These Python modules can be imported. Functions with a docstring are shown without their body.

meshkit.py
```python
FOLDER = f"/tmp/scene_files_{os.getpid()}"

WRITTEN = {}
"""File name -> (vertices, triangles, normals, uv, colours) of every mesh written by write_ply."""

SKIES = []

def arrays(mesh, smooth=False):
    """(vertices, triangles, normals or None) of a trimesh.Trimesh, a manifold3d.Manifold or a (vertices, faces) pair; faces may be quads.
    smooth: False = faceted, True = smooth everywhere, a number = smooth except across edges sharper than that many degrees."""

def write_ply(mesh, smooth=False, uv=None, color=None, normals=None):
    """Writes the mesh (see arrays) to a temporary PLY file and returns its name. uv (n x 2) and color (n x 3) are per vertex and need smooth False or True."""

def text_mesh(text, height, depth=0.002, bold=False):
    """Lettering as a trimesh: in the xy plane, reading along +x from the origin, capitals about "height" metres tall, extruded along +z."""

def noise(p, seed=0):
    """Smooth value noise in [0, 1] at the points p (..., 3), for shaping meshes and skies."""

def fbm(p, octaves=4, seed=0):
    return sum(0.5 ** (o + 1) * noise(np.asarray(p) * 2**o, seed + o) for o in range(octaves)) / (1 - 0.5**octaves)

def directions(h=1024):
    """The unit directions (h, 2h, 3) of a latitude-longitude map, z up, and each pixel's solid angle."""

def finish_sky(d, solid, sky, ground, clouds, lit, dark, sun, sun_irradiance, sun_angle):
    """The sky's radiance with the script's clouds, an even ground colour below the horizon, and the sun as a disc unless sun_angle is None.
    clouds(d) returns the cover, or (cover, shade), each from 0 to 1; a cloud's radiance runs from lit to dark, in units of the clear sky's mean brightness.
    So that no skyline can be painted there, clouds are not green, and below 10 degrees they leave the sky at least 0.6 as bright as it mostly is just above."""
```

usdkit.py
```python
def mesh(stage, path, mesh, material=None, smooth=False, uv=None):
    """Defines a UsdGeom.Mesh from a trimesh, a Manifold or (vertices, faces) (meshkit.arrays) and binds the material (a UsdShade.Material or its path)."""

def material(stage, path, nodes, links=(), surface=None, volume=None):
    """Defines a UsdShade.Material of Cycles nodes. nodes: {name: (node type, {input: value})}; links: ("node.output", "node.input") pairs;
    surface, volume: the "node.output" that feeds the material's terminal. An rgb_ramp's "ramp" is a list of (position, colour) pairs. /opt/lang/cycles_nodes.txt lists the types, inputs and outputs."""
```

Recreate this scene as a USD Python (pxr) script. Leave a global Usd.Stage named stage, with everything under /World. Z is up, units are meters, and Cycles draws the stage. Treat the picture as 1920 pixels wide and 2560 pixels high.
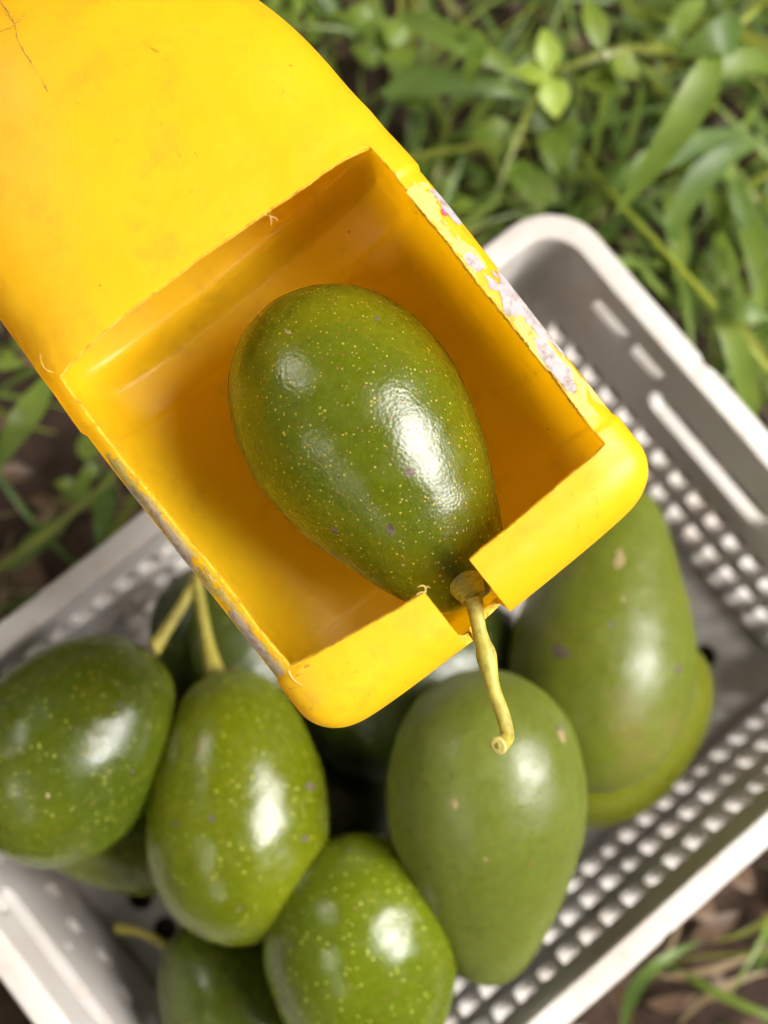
import math, random
import numpy as np, trimesh, usdkit, meshkit
import manifold3d as m3
from shapely.geometry import Polygon, box as sbox
from pxr import Usd, UsdGeom, UsdLux, UsdShade, Gf, Sdf, Vt

stage = Usd.Stage.CreateInMemory()
UsdGeom.SetStageUpAxis(stage, 'Z'); UsdGeom.SetStageMetersPerUnit(stage, 1.0)
UsdGeom.Xform.Define(stage, '/World'); UsdGeom.Scope.Define(stage, '/World/Looks')

# ------------------------------------------------------------------ camera, sky, sun, exposure
# The world frame is the crate's: x across it, y along it, z up, origin under its middle.
F = 3100.0                                   # focal length in pixels of the 1920 x 2560 photograph
RC = np.array([[0.63183, 0.77422, 0.03700], [0.76886, -0.61998, -0.15646], [-0.09820, 0.12730, -0.98699]])
CR = np.array([0.01807, 0.11800, 0.74270])   # middle of the crate's rim seen from the camera
H = 0.188                                    # crate height
C0 = CR - H * RC[:, 2]
def W(p): return (np.asarray(p, float) - C0) @ RC                 # camera space (x right, y down, z forward) to world
def D(v): return np.asarray(v, float) @ RC
CAM = W([0, 0, 0])
cam = UsdGeom.Camera.Define(stage, '/World/camera')
m = np.eye(4); m[0, :3] = RC[0]; m[1, :3] = -RC[1]; m[2, :3] = -RC[2]; m[3, :3] = CAM
cam.AddTransformOp().Set(Gf.Matrix4d(*m.ravel().tolist()))
cam.CreateHorizontalApertureAttr(24.0); cam.CreateVerticalApertureAttr(32.0)
cam.CreateFocalLengthAttr(24.0 * F / 1920)
cam.CreateClippingRangeAttr(Gf.Vec2f(0.02, 1000))
cam.CreateFocusDistanceAttr(0.53); cam.CreateFStopAttr(3.3)
EXPOSURE = 3.86
cam.CreateExposureAttr(EXPOSURE)

def unit(v): v = np.asarray(v, float); return v / np.linalg.norm(v)
SUN = unit(D([0.70, -0.14, -0.70]))              # towards the sun: to the right of the photograph, rather high
SUN_ZEN = math.acos(SUN[2])
dome = UsdLux.DomeLight.Define(stage, '/World/sky')
dome.GetPrim().SetCustomDataByKey('kind', 'structure')
SKY = usdkit.material(stage, '/World/Looks/sky_look', {
    'tc': ('texture_coordinate', {}),
    's': ('sky_texture', {'sky_type': 'single_scattering', 'sun_disc': False, 'sun_elevation': math.pi / 2 - SUN_ZEN,
                          'sun_rotation': math.atan2(SUN[0], SUN[1])}),
    'n': ('noise_texture', {'scale': 2.2, 'detail': 6, 'roughness': 0.55}),
    'r': ('rgb_ramp', {'ramp': [(0.30, (0.35, 0.35, 0.35)), (0.58, (0.95, 0.95, 0.95))]}),
    'mx': ('mix_color', {'b': (7.2, 6.8, 6.1)}),
    'bg': ('background_shader', {'strength': 0.12})},
    [('tc.generated', 'n.vector'), ('n.fac', 'r.fac'), ('r.color', 'mx.fac'), ('s.color', 'mx.a'), ('mx.result', 'bg.color')], surface='bg.background')
UsdShade.MaterialBindingAPI.Apply(dome.GetPrim()).Bind(SKY)
sun = UsdLux.DistantLight.Define(stage, '/World/sun')
sun.CreateIntensityAttr(0.09); sun.CreateAngleAttr(33.0); sun.CreateNormalizeAttr(True); sun.CreateColorAttr(Gf.Vec3f(1.0, 0.985, 0.96))
z = SUN; x = unit(np.cross([0, 0, 1], z)); y = np.cross(z, x)
m = np.eye(4); m[0, :3] = x; m[1, :3] = y; m[2, :3] = z
sun.AddTransformOp().Set(Gf.Matrix4d(*m.ravel().tolist()))

# ------------------------------------------------------------------ helpers
used = {}
def numbered(path):
    n = used.get(path, 0); used[path] = n + 1
    return path if n == 0 else f'{path}_{n:03d}'
def info(prim, label=None, category=None, group=None, kind=None):
    for k, v in (('label', label), ('category', category), ('group', group), ('kind', kind)):
        if v: prim.SetCustomDataByKey(k, v)
    return prim
def thing(name, M=None, label=None, category=None, group=None, kind=None):
    x = UsdGeom.Xform.Define(stage, numbered('/World/' + name))
    if M is not None: x.AddTransformOp().Set(Gf.Matrix4d(*np.asarray(M).T.ravel().tolist()))
    return info(x.GetPrim(), label, category, group, kind)
def obj(name, mesh, mat, parent=None, smooth=40, label=None, category=None, group=None, kind=None):
    base = '/World' if parent is None else str(parent.GetPath())
    o = usdkit.mesh(stage, numbered(f'{base}/{name}'), mesh, mat, smooth)
    return info(o.GetPrim(), label, category, group, kind)
def frame(origin, xa, ya, za):
    M = np.eye(4); M[:3, 0] = xa; M[:3, 1] = ya; M[:3, 2] = za; M[:3, 3] = origin
    return M
def at(px, py, depth):                        # the point seen at a pixel of the photograph, at a distance along the lens axis
    return W([(px - 960) * depth / F, (py - 1280) * depth / F, depth])
def on(px, py, z):                            # the point seen at a pixel at height z over the ground
    r = D([(px - 960) / F, (py - 1280) / F, 1.0])
    return CAM + r * (z - CAM[2]) / r[2]
def tube(points, radii, sides=10, steps=6, cap=True):
    P = np.asarray(points, float); n = len(P)
    t = np.arange(n); tt = np.linspace(0, n - 1, (n - 1) * steps + 1)
    from scipy.interpolate import CubicSpline, PchipInterpolator
    Q = CubicSpline(t, P)(tt) if n > 2 else P[0] + (P[1] - P[0]) * (tt / (n - 1))[:, None]
    r = PchipInterpolator(t, np.broadcast_to(radii, n))(tt) if n > 2 else np.interp(tt, t, np.broadcast_to(radii, n))
    T = np.gradient(Q, axis=0); T /= np.linalg.norm(T, axis=1, keepdims=True)
    a = unit(np.cross(T[0], [0.31, 0.52, 0.79])); V = []
    for i in range(len(Q)):
        a = unit(a - T[i] * (a @ T[i])); b = np.cross(T[i], a)
        th = np.arange(sides) / sides * 2 * np.pi
        V.append(Q[i] + r[i] * (np.cos(th)[:, None] * a + np.sin(th)[:, None] * b))
    V = np.vstack(V); k = len(Q); f = []
    for i in range(k - 1):
        for j in range(sides):
            p, q = i * sides + j, i * sides + (j + 1) % sides
            f += [[p, q, q + sides], [p, q + sides, p + sides]]
    if cap:
        V = np.vstack([V, Q[0], Q[-1]])
        for j in range(sides):
            f += [[len(V) - 2, (j + 1) % sides, j], [len(V) - 1, (k - 1) * sides + j, (k - 1) * sides + (j + 1) % sides]]
    return trimesh.Trimesh(V, f, process=False)
def smoothstep(a, b, x):
    t = np.clip((x - a) / (b - a), 0, 1); return t * t * (3 - 2 * t)
def xf(mesh, M):
    m = mesh.copy(); m.apply_transform(M); return m

# ------------------------------------------------------------------ materials
def mat(name, nodes, links, surface='p.BSDF'): return usdkit.material(stage, '/World/Looks/' + name, nodes, links, surface)
TC = ('texture_coordinate', {})

def avocado_skin(name, dark, light, dot=(0.34, 0.30, 0.06), dots=260, density=0.55, size=0.17, rough=0.24, spots=0.06, blush=None):
    n = {'tc': TC,
         'n1': ('noise_texture', {'scale': 16, 'detail': 3, 'roughness': 0.5}),
         'r1': ('rgb_ramp', {'ramp': [(0.22, dark), (0.78, light)]}),
         'n2': ('noise_texture', {'scale': 210, 'detail': 3, 'roughness': 0.6}),
         'r2': ('rgb_ramp', {'ramp': [(0.3, (0.88, 0.88, 0.88)), (0.7, (1.10, 1.10, 1.06))]}),
         'mm': ('mix_color', {'blend_type': 'multiply', 'fac': 1.0, 'use_clamp': False}),
         'v': ('voronoi_texture', {'scale': dots, 'randomness': 1.0}),
         'vs': ('separate_color', {}),
         'on': ('math', {'math_type': 'less_than', 'value2': density}),
         'rad': ('math', {'math_type': 'multiply', 'value2': size}),
         'lt': ('math', {'math_type': 'subtract'}),
         'sm': ('map_range', {'from_min': 0.0, 'from_max': 0.07, 'to_min': 0.0, 'to_max': 1.0, 'clamp': True}),
         'mask': ('math', {'math_type': 'multiply'}),
         'dc': ('rgb_ramp', {'ramp': [(0.0, dot), (0.6, dot), (0.75, (0.17, 0.075, 0.02)), (1.0, (0.12, 0.05, 0.015))]}),
         'mx': ('mix_color', {}),
         'sv': ('voronoi_texture', {'scale': 30, 'randomness': 1.0}),
         'svs': ('separate_color', {}),
         'son': ('math', {'math_type': 'less_than', 'value2': spots}),
         'sn': ('noise_texture', {'scale': 300, 'detail': 4}),
         'sa': ('math', {'math_type': 'multiply_add', 'value2': 0.16}),
         'sr': ('map_range', {'from_min': 0.25, 'from_max': 0.14, 'to_min': 0.0, 'to_max': 0.9, 'clamp': True}),
         'sm2': ('math', {'math_type': 'multiply'}),
         'mx2': ('mix_color', {'b': (0.045, 0.03, 0.022)}),
         'n3': ('noise_texture', {'scale': 90, 'detail': 5, 'roughness': 0.65}),
         'rr': ('map_range', {'from_min': 0.3, 'from_max': 0.75, 'to_min': rough - 0.07, 'to_max': rough + 0.16, 'clamp': True}),
         'n4': ('noise_texture', {'scale': 620, 'detail': 4, 'roughness': 0.6}),
         'hs': ('math', {'math_type': 'multiply_add', 'value2': 0.35}),
         'pv': ('voronoi_texture', {'scale': 640, 'feature': 'smooth_f1', 'smoothness': 0.6}), 'pb': ('bump', {'strength': 0.09, 'distance': 0.0012}),
         'b': ('bump', {'strength': 0.32, 'distance': 0.0006}),
         'p': ('principled_bsdf', {'ior': 1.45, 'specular_ior_level': 0.5})}
    l = [('tc.object', x + '.vector') for x in ('n1', 'n2', 'v', 'sv', 'sn', 'n3', 'n4', 'pv')]
    l += [('n1.fac', 'r1.fac'), ('n2.fac', 'r2.fac'), ('r1.color', 'mm.a'), ('r2.color', 'mm.b'),
          ('v.color', 'vs.color'), ('vs.r', 'on.value1'), ('vs.g', 'rad.value1'), ('rad.value', 'lt.value1'), ('v.distance', 'lt.value2'),
          ('lt.value', 'sm.value'), ('sm.result', 'mask.value1'), ('on.value', 'mask.value2'), ('vs.b', 'dc.fac'),
          ('mm.result', 'mx.a'), ('dc.color', 'mx.b'), ('mask.value', 'mx.fac'),
          ('sv.color', 'svs.color'), ('svs.r', 'son.value1'), ('sn.fac', 'sa.value1'), ('sv.distance', 'sa.value3'), ('sa.value', 'sr.value'),
          ('sr.result', 'sm2.value1'), ('son.value', 'sm2.value2'), ('sm2.value', 'mx2.fac'), ('mx.result', 'mx2.a'),
          ('n3.fac', 'rr.value'), ('rr.result', 'p.roughness'), ('n4.fac', 'hs.value1'), ('mask.value', 'hs.value3'),
          ('hs.value', 'b.height'), ('pv.distance', 'pb.height'), ('pb.normal', 'b.normal'), ('b.normal', 'p.normal')]
    last = 'mx2.result'
    if blush:
        n['bn'] = ('noise_texture', {'scale': 14, 'detail': 6, 'roughness': 0.7})
        n['br'] = ('map_range', {'from_min': 0.52, 'from_max': 0.75, 'to_min': 0, 'to_max': 0.7, 'clamp': True})
        n['mx3'] = ('mix_color', {'b': blush})
        l += [('tc.object', 'bn.vector'), ('bn.fac', 'br.value'), ('br.result', 'mx3.fac'), (last, 'mx3.a')]; last = 'mx3.result'
    l.append((last, 'p.base_color'))
    return mat(name, n, l)

STEM = mat('stem_look', {'tc': TC, 'n': ('noise_texture', {'scale': 150, 'detail': 7, 'roughness': 0.68}), 'r': ('rgb_ramp', {'ramp': [(0.3, (0.15, 0.115, 0.025)), (0.45, (0.29, 0.245, 0.035)), (0.66, (0.39, 0.335, 0.055))]}),
    'v': ('voronoi_texture', {'scale': 420}), 'm': ('map_range', {'from_min': 0.13, 'from_max': 0.07, 'to_min': 0, 'to_max': 0.65, 'clamp': True}),
    'mx': ('mix_color', {'b': (0.09, 0.05, 0.02)}), 'b': ('bump', {'strength': 0.7, 'distance': 0.0012}), 'p': ('principled_bsdf', {'roughness': 0.5})},
    [('tc.object', 'n.vector'), ('tc.object', 'v.vector'), ('n.fac', 'r.fac'), ('r.color', 'mx.a'), ('v.distance', 'm.value'), ('m.result', 'mx.fac'), ('mx.result', 'p.base_color'), ('n.fac', 'b.height'), ('b.normal', 'p.normal')])
KNOB = mat('knob_look', {'tc': TC, 'mp': ('mapping', {'scale': (260, 260, 900)}), 'n': ('noise_texture', {'scale': 1, 'detail': 5, 'distortion': 0.6}), 'r': ('rgb_ramp', {'ramp': [(0.30, (0.13, 0.11, 0.02)), (0.5, (0.27, 0.255, 0.03)), (0.75, (0.36, 0.33, 0.05))]}),
    'b': ('bump', {'strength': 0.5, 'distance': 0.001}), 'p': ('principled_bsdf', {'roughness': 0.5})},
    [('tc.object', 'mp.vector'), ('mp.vector', 'n.vector'), ('n.fac', 'r.fac'), ('r.color', 'p.base_color'), ('n.fac', 'b.height'), ('b.normal', 'p.normal')])
SCAR = mat('scar_look', {'p': ('principled_bsdf', {'base_color': (0.55, 0.46, 0.14), 'roughness': 0.6})}, [])
BARK = mat('calyx_look', {'p': ('principled_bsdf', {'base_color': (0.07, 0.045, 0.025), 'roughness': 0.75})}, [])

def yellow_plastic(name, paper):
    n = {'tc': TC, 'sx': ('separate_xyz', {}),
         'n': ('noise_texture', {'scale': 16, 'detail': 4}), 'r': ('rgb_ramp', {'ramp': [(0.3, (0.88, 0.605, 0.009)), (0.7, (0.90, 0.645, 0.015))]}),
         # scuffs and dirt specks
         'dv': ('voronoi_texture', {'scale': 85}), 'ds': ('separate_color', {}), 'dn': ('noise_texture', {'scale': 500, 'detail': 3}),
         'da': ('math', {'math_type': 'multiply_add', 'value2': 0.11}), 'dm': ('map_range', {'from_min': 0.115, 'from_max': 0.085, 'to_min': 0, 'to_max': 0.75, 'clamp': True}),
         'don': ('math', {'math_type': 'less_than', 'value2': 0.40}), 'dmm': ('math', {'math_type': 'multiply'}), 'mx': ('mix_color', {'b': (0.20, 0.085, 0.012)}),
         'sn': ('noise_texture', {'scale': 34, 'detail': 8, 'roughness': 0.7}), 'sr': ('map_range', {'from_min': 0.54, 'from_max': 0.78, 'to_min': 0, 'to_max': 0.42, 'clamp': True}),
         'mx2': ('mix_color', {'b': (0.42, 0.24, 0.03)}),
         'bn': ('noise_texture', {'scale': 260, 'detail': 5, 'roughness': 0.65}), 'b': ('bump', {'strength': 0.10, 'distance': 0.001}),
         'rr': ('map_range', {'from_min': 0.3, 'from_max': 0.7, 'to_min': 0.33, 'to_max': 0.52}),
         'p': ('principled_bsdf', {'roughness': 0.4, 'ior': 1.5, 'specular_ior_level': 0.75}),
         't': ('translucent_bsdf', {}), 'mc': ('mix_closure', {'fac': 0.64}),
         'wn': ('noise_texture', {'scale': 13, 'detail': 3, 'roughness': 0.55}), 'b2': ('bump', {'strength': 0.5, 'distance': 0.006})}
    l = [('tc.object', a + '.vector') for a in ('n', 'dv', 'dn', 'sn', 'bn')] + [('tc.object', 'sx.vector'),
         ('n.fac', 'r.fac'), ('dv.color', 'ds.color'), ('ds.r', 'don.value1'), ('dn.fac', 'da.value1'), ('dv.distance', 'da.value3'), ('da.value', 'dm.value'),
         ('dm.result', 'dmm.value1'), ('don.value', 'dmm.value2'), ('dmm.value', 'mx.fac'), ('r.color', 'mx.a'),
         ('sn.fac', 'sr.value'), ('sr.result', 'mx2.fac'), ('mx.result', 'mx2.a'), ('bn.fac', 'b.height'), ('tc.object', 'wn.vector'), ('wn.fac', 'b2.height'), ('b2.normal', 'b.normal'), ('b.normal', 'p.normal'), ('sn.fac', 'rr.value'), ('rr.result', 'p.roughness')]
    last = 'mx2.result'
    l += [(last, 'p.base_color'), (last, 't.color'), ('p.BSDF', 'mc.closure1'), ('t.BSDF', 'mc.closure2')]
    return mat(name, n, l, 'mc.closure')
YEL = yellow_plastic('yellow_plastic_look', False)
CUT = mat('cut_plastic_look', {'tc': TC, 'n': ('noise_texture', {'scale': 260, 'detail': 6, 'roughness': 0.7}), 'r': ('rgb_ramp', {'ramp': [(0.32, (0.30, 0.15, 0.03)), (0.46, (0.72, 0.46, 0.03)), (0.60, (0.80, 0.57, 0.06)), (0.74, (0.78, 0.66, 0.34))]}),
    'b': ('bump', {'strength': 0.8, 'distance': 0.0008}), 'p': ('principled_bsdf', {'roughness': 0.65}), 't': ('translucent_bsdf', {}), 'mc': ('mix_closure', {'fac': 0.45})},
    [('tc.object', 'n.vector'), ('n.fac', 'r.fac'), ('r.color', 'p.base_color'), ('r.color', 't.color'), ('n.fac', 'b.height'), ('b.normal', 'p.normal'), ('p.BSDF', 'mc.closure1'), ('t.BSDF', 'mc.closure2')], 'mc.closure')
FRAY = mat('frayed_plastic_look', {'p': ('principled_bsdf', {'base_color': (0.62, 0.43, 0.13), 'roughness': 0.7})}, [])
def paper_look(name, lo, hi):
    return mat(name, {'tc': TC, 'n': ('noise_texture', {'scale': 210, 'detail': 8, 'roughness': 0.78}), 'r': ('rgb_ramp', {'ramp': [(0.34, lo), (0.52, hi)]}),
        'b': ('bump', {'strength': 0.5, 'distance': 0.0006}), 'p': ('principled_bsdf', {'roughness': 0.85})},
        [('tc.object', 'n.vector'), ('n.fac', 'r.fac'), ('r.color', 'p.base_color'), ('n.fac', 'b.height'), ('b.normal', 'p.normal')])
SCUFF = mat('scuff_look', {'p': ('principled_bsdf', {'base_color': (0.34, 0.165, 0.018), 'roughness': 0.8})}, [])
PAPER = paper_look('paper_look', (0.17, 0.11, 0.07), (0.33, 0.29, 0.29))
GRIME = paper_look('glue_look', (0.30, 0.17, 0.035), (0.62, 0.44, 0.10))
TAN = paper_look('stained_paper_look', (0.28, 0.19, 0.11), (0.52, 0.39, 0.27))
PINK = paper_look('pink_print_look', (0.65, 0.02, 0.07), (0.72, 0.05, 0.12))
BLUE = paper_look('blue_print_look', (0.02, 0.10, 0.16), (0.06, 0.22, 0.30))
DIRT = mat('dirt_look', {'p': ('principled_bsdf', {'base_color': (0.13, 0.055, 0.015), 'roughness': 0.9})}, [])

WHITE = mat('white_plastic_look', {'tc': TC, 'n': ('noise_texture', {'scale': 9, 'detail': 6, 'roughness': 0.65}), 'r': ('rgb_ramp', {'ramp': [(0.30, (0.38, 0.32, 0.27)), (0.5, (0.445, 0.415, 0.385)), (0.7, (0.47, 0.445, 0.42))]}),
    'n2': ('noise_texture', {'scale': 70, 'detail': 6, 'roughness': 0.7}), 'm': ('map_range', {'from_min': 0.56, 'from_max': 0.76, 'to_min': 0, 'to_max': 0.7, 'clamp': True}), 'mx': ('mix_color', {'b': (0.36, 0.22, 0.13)}),
    'b': ('bump', {'strength': 0.15, 'distance': 0.001}), 'p': ('principled_bsdf', {'roughness': 0.42, 'specular_ior_level': 0.4})},
    [('tc.object', 'n.vector'), ('tc.object', 'n2.vector'), ('n.fac', 'r.fac'), ('n2.fac', 'm.value'), ('m.result', 'mx.fac'), ('r.color', 'mx.a'), ('mx.result', 'p.base_color'), ('n2.fac', 'b.height'), ('b.normal', 'p.normal')])

def leaf_look(name, a, b, tr=(0.20, 0.32, 0.02), vein=0.0):
    n = {'tc': TC, 'n': ('noise_texture', {'scale': 22, 'detail': 4}), 'r': ('rgb_ramp', {'ramp': [(0.3, tuple(.98 * c for c in a)), (0.7, tuple(1.0 * c for c in b))]}),
         'p': ('principled_bsdf', {'roughness': 0.45, 'specular_ior_level': 0.4}), 't': ('translucent_bsdf', {'color': tr}), 'm': ('mix_closure', {'fac': 0.3})}
    return mat(name, n, [('tc.object', 'n.vector'), ('n.fac', 'r.fac'), ('r.color', 'p.base_color'), ('p.BSDF', 'm.closure1'), ('t.BSDF', 'm.closure2')], 'm.closure')
LIME = leaf_look('lime_leaf_look', (0.22, 0.30, 0.03), (0.34, 0.42, 0.06), (0.40, 0.55, 0.04))
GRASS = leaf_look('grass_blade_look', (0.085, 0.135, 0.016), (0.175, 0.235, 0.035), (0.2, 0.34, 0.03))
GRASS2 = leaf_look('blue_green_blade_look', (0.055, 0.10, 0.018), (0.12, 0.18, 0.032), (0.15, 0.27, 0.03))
GRASS3 = leaf_look('olive_blade_look', (0.14, 0.165, 0.018), (0.25, 0.265, 0.035), (0.26, 0.30, 0.03))
WEED = leaf_look('weed_leaf_look', (0.085, 0.135, 0.015), (0.175, 0.235, 0.028), (0.24, 0.36, 0.03))
CULM = leaf_look('grass_stem_look', (0.22, 0.27, 0.02), (0.34, 0.38, 0.04), (0.3, 0.34, 0.02))
DRY = leaf_look('dry_leaf_look', (0.095, 0.055, 0.034), (0.22, 0.14, 0.085), (0.2, 0.09, 0.04))
STRAW = leaf_look('straw_look', (0.20, 0.14, 0.07), (0.36, 0.27, 0.15), (0.2, 0.14, 0.06))
SOIL = mat('soil_look', {'tc': TC, 'n': ('noise_texture', {'scale': 14, 'detail': 9, 'roughness': 0.7}), 'r': ('rgb_ramp', {'ramp': [(0.30, (0.018, 0.011, 0.008)), (0.52, (0.055, 0.034, 0.024)), (0.72, (0.14, 0.088, 0.062))]}),
    'n2': ('noise_texture', {'scale': 130, 'detail': 5, 'roughness': 0.7}), 'b': ('bump', {'strength': 1.0, 'distance': 0.006}), 'p': ('principled_bsdf', {'roughness': 0.95, 'specular_ior_level': 0.2})},
    [('tc.object', 'n.vector'), ('tc.object', 'n2.vector'), ('n.fac', 'r.fac'), ('r.color', 'p.base_color'), ('n2.fac', 'b.height'), ('b.normal', 'p.normal')])
TRUNK = mat('tree_bark_look', {'tc': TC, 'n': ('noise_texture', {'scale': 20, 'detail': 8}), 'r': ('rgb_ramp', {'ramp': [(0.3, (0.06, 0.045, 0.035)), (0.7, (0.2, 0.16, 0.12))]}), 'p': ('principled_bsdf', {'roughness': 0.9})},
    [('tc.object', 'n.vector'), ('n.fac', 'r.fac'), ('r.color', 'p.base_color')])
CROWN = leaf_look('crown_leaf_look', (0.035, 0.06, 0.015), (0.07, 0.11, 0.025), (0.10, 0.17, 0.02))

# ------------------------------------------------------------------ ground
def ground():
    a = np.concatenate([[-40, -15, -6, -3, -1.8], np.linspace(-1.2, 1.2, 161), [1.8, 3, 6, 15, 40]])
    X, Y = np.meshgrid(a, a, indexing='ij'); P = np.stack([X, Y, np.zeros_like(X)], -1)
    Z = (meshkit.fbm(P * 9, 5, 3) - 0.5) * 0.035 + (meshkit.fbm(P * 45, 3, 5) - 0.5) * 0.014
    under = np.exp(-(np.maximum(np.abs(X) - 0.19, 0) ** 2 + np.maximum(np.abs(Y) - 0.28, 0) ** 2) / 0.0025)
    P[..., 2] = -0.012 + Z * (1 - under) - under * 0.006
    n = len(a); i = np.arange(n * n).reshape(n, n)
    f = np.stack([i[:-1, :-1], i[1:, :-1], i[1:, 1:], i[:-1, 1:]], -1).reshape(-1, 4)
    obj('ground', (P.reshape(-1, 3), f), SOIL, smooth=True, label='dark brown soil and leaf litter under the grass', kind='structure')
ground()

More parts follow.
